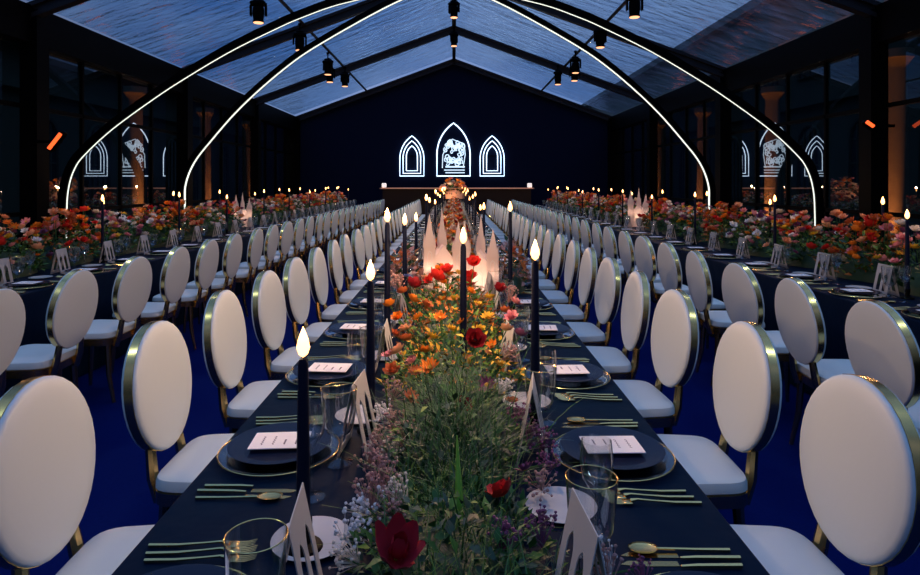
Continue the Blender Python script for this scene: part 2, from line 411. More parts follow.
# ------------------------------------------------------------------ arches with a lit edge
def arch(y, half, xc, label, dp, sw):
    r = empty('lit_arch', (xc, y, 0)); tag(r, label, 'arch', 'LED-edged arches spanning the tent')
    pts = [Vector((x, 0, z + CAM_H)) for x, z in half]
    full = pts + [Vector((-p.x, 0, p.z)) for p in reversed(pts[:-1])]
    # smooth by Catmull-Rom
    out = []
    for i in range(len(full) - 1):
        p0 = full[max(i - 1, 0)]; p1 = full[i]; p2 = full[i + 1]; p3 = full[min(i + 2, len(full) - 1)]
        for k in range(6):
            t = k / 6; out.append(.5 * ((2 * p1) + (-p0 + p2) * t + (2 * p0 - 5 * p1 + 4 * p2 - p3) * t * t + (-p0 + 3 * p1 - 3 * p2 + p3) * t ** 3))
    out.append(full[-1])
    nrm = []
    for i in range(len(out)):
        t = (out[min(i + 1, len(out) - 1)] - out[max(i - 1, 0)]).normalized(); nrm.append(Vector((-t.z, 0, t.x)))
    m = MB(); vs = []; fs = []
    for p, n in zip(out, nrm):
        for a, yy in ((.0, -dp), (.10, -dp), (.10, dp), (.0, dp)): vs.append(p + n * a + Vector((0, yy, 0)))
    for i in range(len(out) - 1):
        for k in range(4): fs.append((i * 4 + k, i * 4 + (k + 1) % 4, i * 4 + 4 + (k + 1) % 4, i * 4 + 4 + k))
    m.add(vs, fs); m.build('arch_beam', M_black, r, smooth=False)
    m = MB(); vs = []; fs = []
    for p, n in zip(out, nrm):
        for a, yy in ((.001, -sw), (-.005, -sw), (-.005, sw), (.001, sw)): vs.append(p + n * a + Vector((0, yy, 0)))
    for i in range(len(out) - 1):
        for k in range(4): fs.append((i * 4 + k, i * 4 + (k + 1) % 4, i * 4 + 4 + (k + 1) % 4, i * 4 + 4 + k))
    m.add(vs, fs); m.build('light_strip', M_led, r, smooth=False)
    for s in (-1, 1):
        m = MB(); m.box((s * (abs(half[0][0]) + .05), 0, .01), (.35, .3, .02)); m.build('foot_plate', M_black, r, smooth=False)
A1 = [(-5.37, -CAM_H), (-5.37, -.46), (-5.34, -.06), (-5.25, .215), (-5.10, .416), (-4.71, .775), (-4.12, 1.206), (-3.66, 1.507), (-3.03, 1.88), (-2.43, 2.18), (-1.97, 2.383), (-1.31, 2.60), (0, 2.84)]
A2 = [(-5.40, -CAM_H), (-5.40, -.45), (-5.38, -.02), (-5.21, .41), (-4.88, .845), (-4.24, 1.566), (-3.38, 2.33), (-2.575, 2.885), (-1.03, 3.73), (0, 4.08)]
arch(8.8, A1, -.19, 'nearer and lower black arch with a thin glowing inner edge', .05, .011)
arch(12.63, A2, -.145, 'farther taller black arch with a bright white glowing edge', .09, .034)

# ------------------------------------------------------------------ hanging stage lamps
def make_fixture():
    r = empty('stage_lamp')
    m = MB(); m.box((0, 0, -.03), (.16, .12, .05), bev=.01); m.tube([(0, 0, -.01), (0, 0, .12)], .018); m.box((0, 0, .13), (.07, .05, .06), bev=.01); m.build('clamp', M_black, r)
    m = MB(); m.box((0, 0, -.09), (.26, .18, .08), bev=.02); m.build('base', M_black, r)
    m = MB(); m.box((-.13, 0, -.21), (.03, .08, .2), bev=.01); m.box((.13, 0, -.21), (.03, .08, .2), bev=.01); m.build('yoke', M_black, r)
    m = MB(); m.lathe([(.06, .12), (.095, .09), (.10, -.02), (.085, -.13), (.095, -.14), (.095, -.17)], 18, Matrix.Translation((0, 0, -.25))); h = m.build('head', M_black, r)
    m = MB(); m.lathe([(.09, -.165), (.08, -.178), (.0, -.182)], 18, Matrix.Translation((0, 0, -.25)), cap=False); m.build('lens', M_lens, h)
    return r
fx = make_fixture(); reg(fx); fcount = {}
for i, (x, y) in enumerate(FIX):
    o = fx if i == 0 else copy_tree(fx)
    z = roofz(x) - .17
    if abs(x) < .1: z = RIDGE - .16
    o.location = (x, y, z); o.rotation_euler = (0, 0, [0, .4, -.5, .9][i % 4])
    side = 'left roof slope' if x < -1 else 'right roof slope' if x > 1 else 'roof ridge'
    rank = sorted(q[1] for q in FIX if (q[0] < -1) == (x < -1) and (q[0] > 1) == (x > 1)).index(y) + 1
    tag(o, 'black moving-head stage lamp under the %s, %s from the camera end' % (side, nth(rank)), 'stage lamp', 'stage lamps under the roof')
    c = (.60, .92, .98) if abs(x) > 1 else (.80, .94, .96)
    light('lamp_beam', 'SPOT', (x, y, z - .47), FIX_POWER, c, .12, aim=(x * .8, y + .4, 0), angle=R(105))

# ------------------------------------------------------------------ heaters on the posts
for s in (-1, 1):
    r = empty('infrared_heater', (-5.45 if s < 0 else 5.70, 8.38, 2.05 + (.22 if s > 0 else 0)))
    tag(r, 'glowing red tube heater fixed to the nearest %s wall post' % ('left' if s < 0 else 'right'), 'heater')
    T = Matrix.Rotation(R(-52 if s < 0 else 35), 4, 'Y')
    m = MB(); m.box((0, .05, 0), (.34 if s < 0 else .2, .08, .08), T, bev=.02); m.build('housing', M_black, r)
    m = MB(); m.tube([T @ Vector((-.13 if s < 0 else -.08, -.01, 0)), T @ Vector((.13 if s < 0 else .03, -.01, 0))], .025, 8); m.build('element', M_heat, r)
    m = MB(); m.box((s * .18, .1, 0), (.4, .05, .04)); m.build('arm', M_black, r)

# ------------------------------------------------------------------ bar at the far end
r = empty('bar_counter', (.1, 21.6, 0)); tag(r, 'long dark wooden bar counter in front of the navy back wall', 'bar')
m = MB(); m.box((0, 0, 1.29), (5.4, .5, .05), bev=.01); m.build('counter_top', mat('bar_top', (.45, .22, .13), .35, noise=(5, (.3, .15, .09))), r)
m = MB(); m.box((0, -.255, 1.30), (5.3, .012, .030)); m.build('added_edge_glow', mat('copper_edge_glow', (.6, .3, .2), .5, emis=(1, .42, .30), estr=.32), r)  # added glowing strip, brightens the counter edge that catches little light
m = MB(); m.box((0, .05, .63), (5.2, .36, 1.26)); m.build('front_panel', M_bar, r, smooth=False)
for k, x in enumerate((-2.45, 2.65)):
    q = empty('candle_cube', (x, 21.5, 1.315)); tag(q, 'small glowing white cube lamp on the %s end of the bar counter' % ('left', 'right')[k], 'lamp')
    m = MB(); m.box((0, 0, .08), (.15, .15, .16), bev=.02); m.build('shade', mat('cube_shade', (.9, .88, .85), .5, emis=(1, .85, .8), estr=.9), q)
    m = MB(); m.box((0, 0, .005), (.16, .16, .01)); m.build('base', M_gold, q)

# ================================================================== TABLES
TY0, TY1 = .45, 19.75
def cloth(name, xc, hw, label):
    """draped cloth: crisp top, softly folded skirt to the floor"""
    m = MB(); N = 260; per = []
    P = []
    L = TY1 - TY0
    def edge(t):     # perimeter point of the rectangle
        return t
    pts = []
    ny = 200; nx = 10
    for i in range(ny): pts.append((-hw, TY0 + L * i / ny, (-1, 0)))
    for i in range(nx): pts.append((-hw + 2 * hw * i / nx, TY1, (0, 1)))
    for i in range(ny): pts.append((hw, TY1 - L * i / ny, (1, 0)))
    for i in range(nx): pts.append((hw - 2 * hw * i / nx, TY0, (0, -1)))
    rows = [(TBL, 0, 0), (TBL - .006, .006, 0), (TBL - .05, .008, .3), (TBL - .3, .004, .8), (.35, .0, 1), (.012, -.0, 1.0)]
    vs = []; n = len(pts)
    for z, out, am in rows:
        for i, (x, y, nn) in enumerate(pts):
            wv = am * (.008 * math.sin(i * 1.9) + .006 * math.sin(i * .73 + 1))
            vs.append((xc + x + nn[0] * (out + wv - .004), y + nn[1] * (out + wv - .004), z))
    fs = [tuple(reversed(range(n)))]
    for k in range(len(rows) - 1):
        for i in range(n): fs.append((k * n + i, k * n + (i + 1) % n, (k + 1) * n + (i + 1) % n, (k + 1) * n + i))
    m.add(vs, fs); o = m.build(name, M_cloth); tag(o, label, 'tablecloth', 'navy tablecloths on the long tables')
cloth('tablecloth', TABLES['centre'][0], .617, 'navy blue cloth draped over the long centre table, reaching the floor')
cloth('tablecloth', TABLES['left'][0], .60, 'navy blue cloth on the long table along the left glass wall')
cloth('tablecloth', TABLES['right'][0], .60, 'navy blue cloth on the long table along the right glass wall')

# ================================================================== CHAIRS
def make_chair():
    r = empty('oval_back_chair')
    # seat cushion, faces +x
    m = MB()
    def se(wf, wb, dp, n=28):
        out = []
        for i in range(n):
            a = 2 * PI * i / n; c, s = math.cos(a), math.sin(a)
            x = abs(c) ** .34 * (1 if c >= 0 else -1); y = abs(s) ** .34 * (1 if s >= 0 else -1)
            ww = wb + (wf - wb) * (x + 1) / 2
            out.append((x * dp + .012, y * ww))
        return out
    ol = se(.218, .195, .188); n = len(ol)
    vs = []
    for sc, z in ((.97, .432), (1.0, .438), (1.0, .455), (.975, .471), (.90, .480), (.5, .484)):
        vs += [(x * sc, y * sc, z) for x, y in ol]
    fs = [tuple(reversed(range(n)))] + [(k * n + i, k * n + (i + 1) % n, (k + 1) * n + (i + 1) % n, (k + 1) * n + i) for k in range(5) for i in range(n)] + [tuple(5 * n + i for i in range(n))]
    m.add(vs, fs); m.build('seat', M_white, r)
    m = MB(); vs = []
    for sc, z in ((.96, .384), (1.0, .387), (1.0, .430), (.96, .433)): vs += [(x * sc, y * sc, z) for x, y in ol]
    fs = [tuple(reversed(range(n)))] + [(k * n + i, k * n + (i + 1) % n, (k + 1) * n + (i + 1) % n, (k + 1) * n + i) for k in range(3) for i in range(n)] + [tuple(3 * n + i for i in range(n))]
    m.add(vs, fs); m.build('seat_frame', M_gold, r)
    for sx, sy in ((1, 1), (1, -1), (-1, 1), (-1, -1)):
        m = MB(); x = .168 if sx > 0 else -.135; y = sy * (.170 if sx > 0 else .150)
        m.tube([(x, y, .388), (x + sx * .012, y + sy * .008, .18), (x + sx * (.02 if sx > 0 else .05), y + sy * .015, .0)], [.021, .017, .012], 8)
        m.build('leg', M_gold, r)
    # backrest: oval, leaning back
    lean = R(7); A, B = .219, .229; T = Matrix.Translation((-.225, 0, .738)) @ Matrix.Rotation(-lean, 4, 'Y')
    N = 36; oval = [(math.cos(2 * PI * i / N), math.sin(2 * PI * i / N)) for i in range(N)]
    def disc(xs):
        vs = []; fs = []
        for sc, x in xs: vs += [(x, c * A * sc, s * B * sc) for c, s in oval]
        for k in range(len(xs) - 1):
            for i in range(N): fs.append((k * N + i, k * N + (i + 1) % N, (k + 1) * N + (i + 1) % N, (k + 1) * N + i))
        fs.append(tuple(reversed(range(N)))); fs.append(tuple((len(xs) - 1) * N + i for i in range(N)))
        return vs, fs
    m = MB(); m.add(*disc([(.5, -.028), (.93, -.027), (.985, -.024), (1.0, -.019), (1.0, -.015), (.97, -.0135), (.97, .0135), (1.0, .015), (1.0, .021), (.985, .026), (.94, .030), (.8, .034), (.5, .036)]), T)
    m.build('backrest', M_white, r)
    m = MB(); vs = []; fs = []
    prof = [(.96, -.0145), (1.01, -.0145), (1.01, .0145), (.96, .0145)]
    for sc, x in prof:
        vs += [(x, c * (A + (sc - 1) * .22), s * (B + (sc - 1) * .22)) for c, s in oval]
    for k in range(4):
        k2 = (k + 1) % 4
        for i in range(N): fs.append((k * N + i, k * N + (i + 1) % N, k2 * N + (i + 1) % N, k2 * N + i))
    m.add(vs, fs, T); m.build('back_rim', M_gold, r)
    for s in (-1, 1):
        m = MB(); m.tube([(-.17, s * .115, .37), (-.195, s * .115, .45), (-.208, s * .105, .545)], [.022, .021, .018], 8); m.build('back_support', M_gold, r)
    return r
chair = make_chair(); reg(chair)
first = [True]
rnd = random.Random(11)
def put_chair(x, y, rz, label, group):
    o = chair if first[0] else copy_tree(chair); first[0] = False
    o.location = (x, y, .0); o.rotation_euler = (0, 0, rz)
    tag(o, label, 'chair', group)
NI = 28
IN_Y = [1.61 + .655 * k for k in range(NI)]
for k, y in enumerate(IN_Y):
    j = lambda a: rnd.uniform(-a, a)
    put_chair(-.856 + j(.008), y + j(.012), R(j(3)), 'white oval-backed gold-rimmed chair, %s from the camera, left side of centre table' % nth(k + 1), 'chairs along the left side of the centre table')
    put_chair(.836 + j(.008), y + .0 + j(.012), PI + R(j(3)), 'white oval-backed gold-rimmed chair, %s from the camera, right side of centre table' % nth(k + 1), 'chairs along the right side of the centre table')
OL_Y = [2.97 + .66 * k for k in range(26)]
OR_Y = [2.66 + .66 * k for k in range(26)]
XL, XR = -2.25, 1.86
for k, y in enumerate(OL_Y):
    put_chair(XL - .235 + .0 + rnd.uniform(-.01, .01) , y + rnd.uniform(-.02, .02), PI + R(rnd.uniform(-4, 4)), 'white oval-backed chair with its back to the aisle, %s from camera, left wall table' % nth(k + 1), 'chairs at the table by the left wall')
for k, y in enumerate(OR_Y):
    put_chair(XR + .22 + rnd.uniform(-.01, .01), y + rnd.uniform(-.02, .02), R(rnd.uniform(-4, 4)), 'white oval-backed chair with its back to the aisle, %s from camera, right wall table' % nth(k + 1), 'chairs at the table by the right wall')

# ================================================================== TABLEWARE prototypes
def proto(fn): o = fn(); reg(o); return [o, True]
def use(p):
    if p[1]: p[1] = False; return p[0]
    return copy_tree(p[0])
def mk_charger():
    r = empty('charger_plate')
    m = MB(); m.lathe([(.09, .0), (.12, .002), (.156, .009), (.159, .012), (.152, .013), (.12, .007), (.0, .006)], 40, cap=False); m.build('dish', M_glass, r)
    m = MB(); m.tube([(.158 * math.cos(2 * PI * i / 40), .158 * math.sin(2 * PI * i / 40), .0125) for i in range(40)], .0022, 6, closed=True); m.build('gold_rim', M_gold, r)
    return r
def mk_plate():
    m = MB(); m.lathe([(.07, 0), (.10, .003), (.132, .014), (.135, .017), (.129, .017), (.095, .008), (.0, .008)], 36, cap=False)
    m.cur = 0; return m.build('dinner_plate', M_plate)
def mk_sideplate():
    m = MB(); m.lathe([(.045, 0), (.06, .002), (.078, .008), (.080, .010), (.075, .010), (.055, .005), (.0, .005)], 30, cap=False); return m.build('side_plate', M_plate_white)
def mk_card():
    r = empty('menu_card')
    m = MB(); m.box((0, 0, .0012), (.15, .105, .0024)); m.build('sheet', M_paper, r, smooth=False)
    m = MB(); rr = random.Random(2)
    for k in range(4):
        x = -.045 + .03 * k; y = -.03; 
        L = rr.uniform(.03, .055); n = 14
        m.tube([(x + .003 * math.sin(i * 2.1), y + L * i / n, .0026) for i in range(n + 1)], .0007, 4)
    m.build('lettering', M_ink, r); return r
def mk_tent():
    """standing A-shaped card with two gothic openings per panel; panels face +-x"""
    r = empty('standing_card'); Hh = .195; Wd = .15; sp = .040
    for s in (-1, 1):
        T = Matrix.Translation((s * sp, 0, 0)) @ Matrix.Rotation(-s * math.atan2(sp, Hh), 4, 'Y') @ Matrix.Rotation(PI / 2, 4, 'Z')
        m = MB(); h = math.hypot(Hh, sp)
        # frame made of strips round two lancet openings
        def strip(x0, x1, z0, z1): m.box(((x0 + x1) / 2, 0, (z0 + z1) / 2), (x1 - x0, .002, z1 - z0), T)
        a = Wd / 2; ow = .036; c1, c2 = -.030, .030
        strip(-a, a, 0, .028); strip(-a, a, .150, h)
        strip(-a, c1 - ow / 2, .028, .150); strip(c1 + ow / 2, c2 - ow / 2, .028, .150); strip(c2 + ow / 2, a, .028, .150)
        for c in (c1, c2):
            pts = lancet(ow, .120, 6); half = [p for p in pts if p[0] <= 1e-6]
            polyl = [(c + p[0], .028 + p[1]) for p in half[1:]] + [(c - ow / 2, .151)]
            m.prism(polyl, -.001, .001, T)
            polyr = [(c - p[0], .028 + p[1]) for p in half[1:]] + [(c + ow / 2, .151)]
            m.prism(list(reversed(polyr)), -.001, .001, T)
        m.build('panel', M_vellum, r, smooth=False)
    return r
def mk_goblet():
    r = empty('water_goblet')
    m = MB(); m.lathe([(.036, 0), (.037, .002), (.012, .010), (.006, .018), (.0055, .060), (.010, .068), (.030, .082), (.040, .105), (.044, .140), (.047, .195)], 30, rib=.0, cap=False)
    m.lathe([(.0455, .195), (.0425, .140), (.0385, .106), (.028, .085), (.0, .074)], 30, rib=.012, ribn=10, cap=False); m.build('glass', M_glass, r)
    m = MB(); m.tube([(.0463 * math.cos(2 * PI * i / 32), .0463 * math.sin(2 * PI * i / 32), .195) for i in range(32)], .0011, 5, closed=True); m.build('gold_rim', M_gold, r)
    return r
def mk_flute():
    m = MB(); m.lathe([(.031, 0), (.031, .002), (.008, .008), (.004, .018), (.004, .115), (.012, .125), (.028, .150), (.033, .185), (.029, .225)], 24, cap=False)
    m.lathe([(.028, .224), (.032, .185), (.026, .152), (.0, .130)], 24, cap=False); return m.build('wine_glass', M_glass)
def mk_fork():      # lies along x, tines towards +x
    m = MB(); m.tube([(-.11, 0, .0035), (-.05, 0, .004), (.0, 0, .008), (.035, 0, .011), (.05, 0, .0075)], [.0042, .0038, .0026, .003, .006], 6, Matrix.Diagonal((1, 1, 1, 1)))
    m.box((.058, 0, .006), (.022, .021, .003), bev=.001)
    for k in range(4):
        y = (k - 1.5) * .0058; m.tube([(.066, y, .0055), (.085, y, .006), (.105, y, .011)], [.0017, .0016, .0008], 4)
    return m.build('fork', M_gold)
def mk_knife():
    m = MB(); m.tube([(-.115, 0, .005), (-.03, 0, .005), (.0, 0, .004)], [.0048, .0042, .003], 6)
    m.prism([(0, 0), (.08, 0), (.112, .006), (.095, .017), (.0, .015)], .001, .004, Matrix.Translation((0, -.006, .0015)) @ Matrix.Rotation(-PI / 2, 4, 'X') @ Matrix.Diagonal((1, 1, -1, 1)))
    return m.build('knife', M_gold)
def mk_spoon():
    m = MB(); m.tube([(-.105, 0, .0035), (-.04, 0, .004), (.04, 0, .006)], [.0042, .0034, .0026], 6)
    m.lathe([(.0, .0), (.6, .05), (.95, .3), (1, .5)], 14, Matrix.Translation((.066, 0, .003)) @ Matrix.Diagonal((.030, .019, .012, 1)), cap=False); return m.build('spoon', M_gold)
P = dict(charger=proto(mk_charger), plate=proto(mk_plate), side=proto(mk_sideplate), card=proto(mk_card), tent=proto(mk_tent), goblet=proto(mk_goblet),
         flute=proto(mk_flute), fork=proto(mk_fork), knife=proto(mk_knife), spoon=proto(mk_spoon))
def put(k, x, y, z, rz, label, cat, group):
    o = use(P[k]); o.location = (x, y, z); o.rotation_euler = (0, 0, rz); tag(o, label, cat, group); return o
T0 = TBL + .0008
ORD = nth
def setting(side, tname, xc, y, k, f, full, near_cam=False):
    """f=+1: guest sits on the -x side and faces +x"""
    place = '%s setting from camera, %s' % (ORD(k), side.replace('left side of centre table', "centre table's left side").replace('right side of centre table', "centre table's right side")); g = side
    j = lambda a: rnd.uniform(-a, a)
    rz = 0 if f > 0 else PI
    x = xc - f * .445; yy = y + j(.01)
    put('charger', x, yy, T0, 0, 'clear gold-rimmed charger plate, ' + place, 'plate', 'charger plates, ' + g)
    put('plate', x, yy, T0 + .0137, 0, 'dark navy dinner plate, ' + place, 'plate', 'navy plates, ' + g)
    put('card', x + f * .0, yy + .005, T0 + .0137 + .0172, rz + R(j(5)), 'white menu card with small writing, ' + place, 'card', 'menu cards, ' + g)
    put('tent', xc - f * .238, yy + .03, T0, R(j(8)), 'white standing card with pointed cutouts, ' + place, 'card', 'standing cards, ' + g)
    put('goblet', xc - f * .275, yy - (.06 if f > 0 else -.145), T0, 0, 'clear gold-rimmed water goblet, ' + place, 'glass', 'water goblets, ' + g)
    if full:
        put('flute', xc - f * .305, yy - f * .235, T0, 0, 'tall stemmed wine glass, ' + place, 'glass', 'wine glasses, ' + g)
        put('side', xc - f * .265, yy + f * .255, T0, 0, 'small white side plate, ' + place, 'plate', 'side plates, ' + g)
        for q, nm in enumerate(('inner', 'middle', 'outer')):
            put('fork', x - f * (.015 + .008 * q), yy + f * (.19 + .024 * q), T0, rz + R(j(2)), nm + ' gold fork, ' + place, 'fork', 'gold forks, ' + g)
        for q, nm in enumerate(('inner', 'outer')):
            put('knife', x - f * (.01 + .008 * q), yy - f * (.19 + .026 * q), T0, rz + R(j(2)), nm + ' gold knife, ' + place, 'knife', 'gold knives, ' + g)
        put('spoon', x - f * .02, yy - f * .243, T0, rz + R(j(2)), 'gold spoon, ' + place, 'spoon', 'gold spoons, ' + g)
SET_Y = [.99 + .66 * k for k in range(NI + 1)]
for k, y in enumerate(SET_Y):
    full = k < 14
    setting('left side of centre table', 'centre', TABLES['centre'][0], y, k + 1, 1, full, True)
    setting('right side of centre table', 'centre', TABLES['centre'][0], y - .02, k + 1, -1, full, True)
for k, y in enumerate(OL_Y):
    setting('left wall table', 'left', TABLES['left'][0], y, k + 1, -1, k < 5)
for k, y in enumerate(OR_Y):
    setting('right wall table', 'right', TABLES['right'][0], y, k + 1, 1, k < 5)

# ================================================================== CANDLES
def mk_candle(h):
    r = empty('taper_candle')
    m = MB(); m.lathe([(.038, 0), (.040, .004), (.036, .010), (.016, .016), (.013, .03), (.018, .05), (.018, .062), (.014, .062)], 18); m.build('candle_holder', M_black, r)
    m = MB(); m.lathe([(.0145, .045), (.0135, h * .4), (.0105, h - .012), (.007, h), (.0, h - .002)], 14, cap=False); m.build('wax', M_candle, r)
    m = MB(); m.tube([(0, 0, h - .005), (.001, 0, h + .008)], .0012, 4); m.build('wick', M_wick, r)
    m = MB(); m.lathe([(.0, h + .002), (.009, h + .009), (.0135, h + .022), (.0105, h + .038), (.0045, h + .054), (.0, h + .064)], 12, cap=False); m.build('flame', M_flame, r)
    return r
CP = {h: proto(lambda h=h: mk_candle(h)) for h in (.38, .44, .50, .56)}
def put_candle(x, y, h, label, group, power=CANDLE_POWER):
    o = use(CP[h]); o.location = (x, y, T0); tag(o, label, 'candle', group)
    if power: light('candle_light', 'POINT', (x, y, T0 + h + .075), power, (1.0, .58, .32), .02)
CAND = [(-.300, 1.22, .38), (-.245, 1.80, .44), (.238, 1.80, .50), (.035, 2.30, .50), (-.285, 2.62, .56), (-.265, 3.30, .50), (.33, 3.60, .56)]
y = 4.6; s = -1; i = 0
while y < 19.3:
    CAND.append((s * .27 + rnd.uniform(-.02, .02), y, (.44, .50, .56)[i % 3])); s = -s; y += .62; i += 1
cn = {'l': 0, 'r': 0}
for (x, y, h) in CAND:
    sd = 'l' if x < -.1 else 'r'; cn[sd] += 1
    put_candle(x, y, h, 'lit navy taper candle on the %s of centre table flowers, %s from camera' % ({'l': 'left', 'r': 'right'}[sd], nth(cn[sd])), 'tapers on the centre table', CANDLE_POWER * (.15 if y < 1.3 else 1.8 if y < 2 else (.3 if x > .1 else 3.6)))
for nm, lst in (('left', -1), ('right', 1)):
    xc = TABLES[nm][0]; y = 3.9; i = 0
    while y < 19.5:
        i += 1
        put_candle(xc - lst * (.20 if i % 2 else -.24) , y + rnd.uniform(-.1, .1), (.56, .50, .56)[i % 3], 'lit dark taper candle among flowers of %s wall table, %s from camera' % (nm, nth(i)), 'tapers on the %s wall table' % nm, CANDLE_POWER * .8)
        y += .82

# ================================================================== FLOWERS
def bloom_mesh(name, col, rings, size, heart, hr=.18):
    m = MB(); rr = random.Random(name)
    for n, ln, wd, tilt, off in rings:
        for i in range(n):
            a = 2 * PI * i / n + off + rr.uniform(-.12, .12); L = ln * size * rr.uniform(.9, 1.1); Wd = wd * size
            T = Matrix.Rotation(a, 4, 'Z') @ Matrix.Rotation(-(tilt + rr.uniform(-.1, .1)), 4, 'Y')
            vs = []; fs = []
            S = 5
            for u in range(S):
                t = u / (S - 1); ww = Wd * math.sin(PI * (.12 + .80 * t)) ** .8; cup = L * .30 * t * t
                for v in (-1, 0, 1): vs.append((L * t * (1 - .04 * abs(v)), v * ww / 2, cup - (abs(v) - 1) * -.12 * ww))
            for u in range(S - 1):
                for v in range(2): fs.append((u * 3 + v, u * 3 + v + 1, u * 3 + v + 4, u * 3 + v + 3))
            m.add(vs, fs, T)
    m.cur = 1; m.lathe([(.0, -.05 * size), (hr * size, .0), (hr * .9 * size, hr * .6 * size), (0, hr * size)], 10, cap=False)
    return m.mesh(name, [PET[col], heart])
BL = {}
def blooms():
    for c in ('crimson', 'red'):
        BL['poppy_' + c] = bloom_mesh('poppy_' + c, c, [(6, 1.0, .95, R(22), 0), (5, .8, .8, R(48), .4)], .045, M_heart)
    for c in ('orange', 'yellow', 'pink', 'peach', 'rust', 'white', 'cream', 'red', 'mauve'):
        BL['rose_' + c] = bloom_mesh('rose_' + c, c, [(7, 1.0, .75, R(12), 0), (6, .85, .7, R(35), .4), (5, .65, .6, R(58), .1), (4, .45, .45, R(76), .7)], .040, PET[c])
    for c in ('orange', 'yellow', 'white', 'pink', 'blue', 'mauve', 'rust'):
        BL['daisy_' + c] = bloom_mesh('daisy_' + c, c, [(11, 1.0, .38, R(8), 0), (9, .8, .34, R(28), .2)], .034, M_hearty, .25)
    BL['lily_ruby'] = bloom_mesh('lily_ruby', 'ruby', [(6, 1.15, .62, R(40), 0), (4, .9, .5, R(62), .5)], .062, M_hearty, .1)
    # sprays of tiny florets
    for c in ('white', 'cream', 'mauve', 'heather'):
        m = MB(); rr = random.Random(c)
        for k in range(48):
            a = rr.uniform(0, 2 * PI); q = rr.uniform(0, .045); z = rr.uniform(-.005, .03) - q * .3
            p = (q * math.cos(a), q * math.sin(a), z); s = rr.uniform(.0028, .0052)
            m.lathe([(0, -s), (s, -.2 * s), (s * .7, .6 * s), (0, .8 * s)], 6, Matrix.Translation(p), cap=False)
            m.tube([(0, 0, -.05), p], .0007, 3)
        BL['spray_' + c] = m.mesh('spray_' + c, PET[c])
blooms()
def foliage_mesh(seed, L, Wd, H, n, mats, leaf=.045, lw=.24, drop=.0):
    m = MB(); rr = random.Random(seed)
    # low mossy core so the table does not show through
    m.cur = len(mats) - 1
    m.lathe([(1.0, 0), (.96, .12), (.8, .35), (.5, .52), (.0, .6)], 18, Matrix.Diagonal((Wd * .78, L * .52, H * .8, 1)), cap=False)
    for k in range(n):
        u = rr.uniform(-1, 1); v = rr.uniform(-1, 1)
        if u * u + v * v > 1.05: u *= .7; v *= .7
        hz = H * (1 - .75 * (u * u)) * rr.uniform(.25, 1.0) * (.85 + .3 * math.sin(v * 5 + seed))
        p = Vector((u * Wd, v * L * .55, max(.012, hz)))
        az = math.atan2(v * .5 + rr.uniform(-.9, .9), u + rr.uniform(-.9, .9)); el = rr.uniform(-.25, 1.2)
        l = leaf * rr.uniform(.6, 1.4); T = Matrix.Translation(p) @ Matrix.Rotation(az, 4, 'Z') @ Matrix.Rotation(-el, 4, 'Y') @ Matrix.Rotation(rr.uniform(-.8, .8), 4, 'X')
        m.cur = rr.choices(range(len(mats)), weights=[5, 3, 3, 2, 2, 1][:len(mats)])[0] if len(mats) > 1 else 0
        w = l * lw
        m.add([(0, 0, 0), (l * .4, -w, l * .1), (l * .4, w, l * .1), (l * .45, 0, l * .04), (l, 0, -l * .12)], [(0, 1, 3), (0, 3, 2), (1, 4, 3), (3, 4, 2)], T)
    return m
def grass_mesh(seed, n, L, Wd, H, mats, wid=.0022):
    m = MB(); rr = random.Random(seed)
    for k in range(n):
        bx, by = rr.gauss(0, .35) * Wd, rr.gauss(0, .35) * L; a = rr.uniform(0, 2 * PI); bend = rr.uniform(.2, 1.0) * H; h = H * rr.uniform(.6, 1.1)
        m.cur = rr.randrange(len(mats)); w = wid * rr.uniform(.6, 1.3); vs = []; S = 6; px, py = -math.sin(a) * w, math.cos(a) * w
        for i in range(S):
            t = i / (S - 1); x = bx + math.cos(a) * bend * t * t; y = by + math.sin(a) * bend * t * t; z = .01 + h * (t - .35 * t * t * (bend / H)); q = 1 - t * .85
            vs += [(x - px * q, y - py * q, z), (x + px * q, y + py * q, z)]
        m.add(vs, [(2 * i, 2 * i + 1, 2 * i + 3, 2 * i + 2) for i in range(S - 1)])
    return m
BN = {'lily': 'lily', 'poppy': 'poppy', 'rose': 'rose', 'daisy': 'daisy', 'spray': 'floret_spray'}
def add_bloom(r, key, x, y, z, sc, rr, lbl=None):
    o = link(BN[key.split('_')[0]], BL[key], r, (x, y, z)); o.scale = (sc,) * 3
    tl = rr.uniform(-.7, .7); o.rotation_euler = (tl, rr.uniform(-.7, .7), rr.uniform(0, 6.28))
    o['label'] = lbl or (key.split('_')[1] + ' ' + {'lily': 'large trumpet-shaped bloom', 'poppy': 'open poppy-like bloom', 'rose': 'full round bloom', 'daisy': 'small daisy-like bloom', 'spray': 'spray of tiny florets'}[key.split('_')[0]])
    return o
def arrangement(name, seed, L, Wd, H, nleaf, mats, palette, nb, grass=0, leaf=.045, scale=1.0, gm=None):
    r = empty(name); rr = random.Random(seed)
    tag(foliage_mesh(seed, L, Wd, H, nleaf, mats, leaf).build('foliage', mats, r), kind='stuff')
    if grass: tag(grass_mesh(seed + 1, grass, L * .8, Wd, H * 1.25, gm or mats[:2]).build('grass_blades', gm or mats[:2], r), kind='stuff')
    m = MB()
    pts = []
    for k in range(nb):
        u = rr.uniform(-1, 1); v = rr.uniform(-.95, .95)
        z = H * (1.02 - .62 * u * u) * rr.uniform(.72, 1.12); x = u * Wd * .95; y = v * L * .47
        add_bloom(r, rr.choice(palette), x, y, z, scale * rr.uniform(.75, 1.25), rr)
        m.tube([(x * .5, y * .8, .02), (x * .85, y * .95, z * .6), (x, y, z - .004)], .0016, 4)
    tag(m.build('stems', M_green[0], r), kind='stuff')
    reg(r); return r
G = M_green
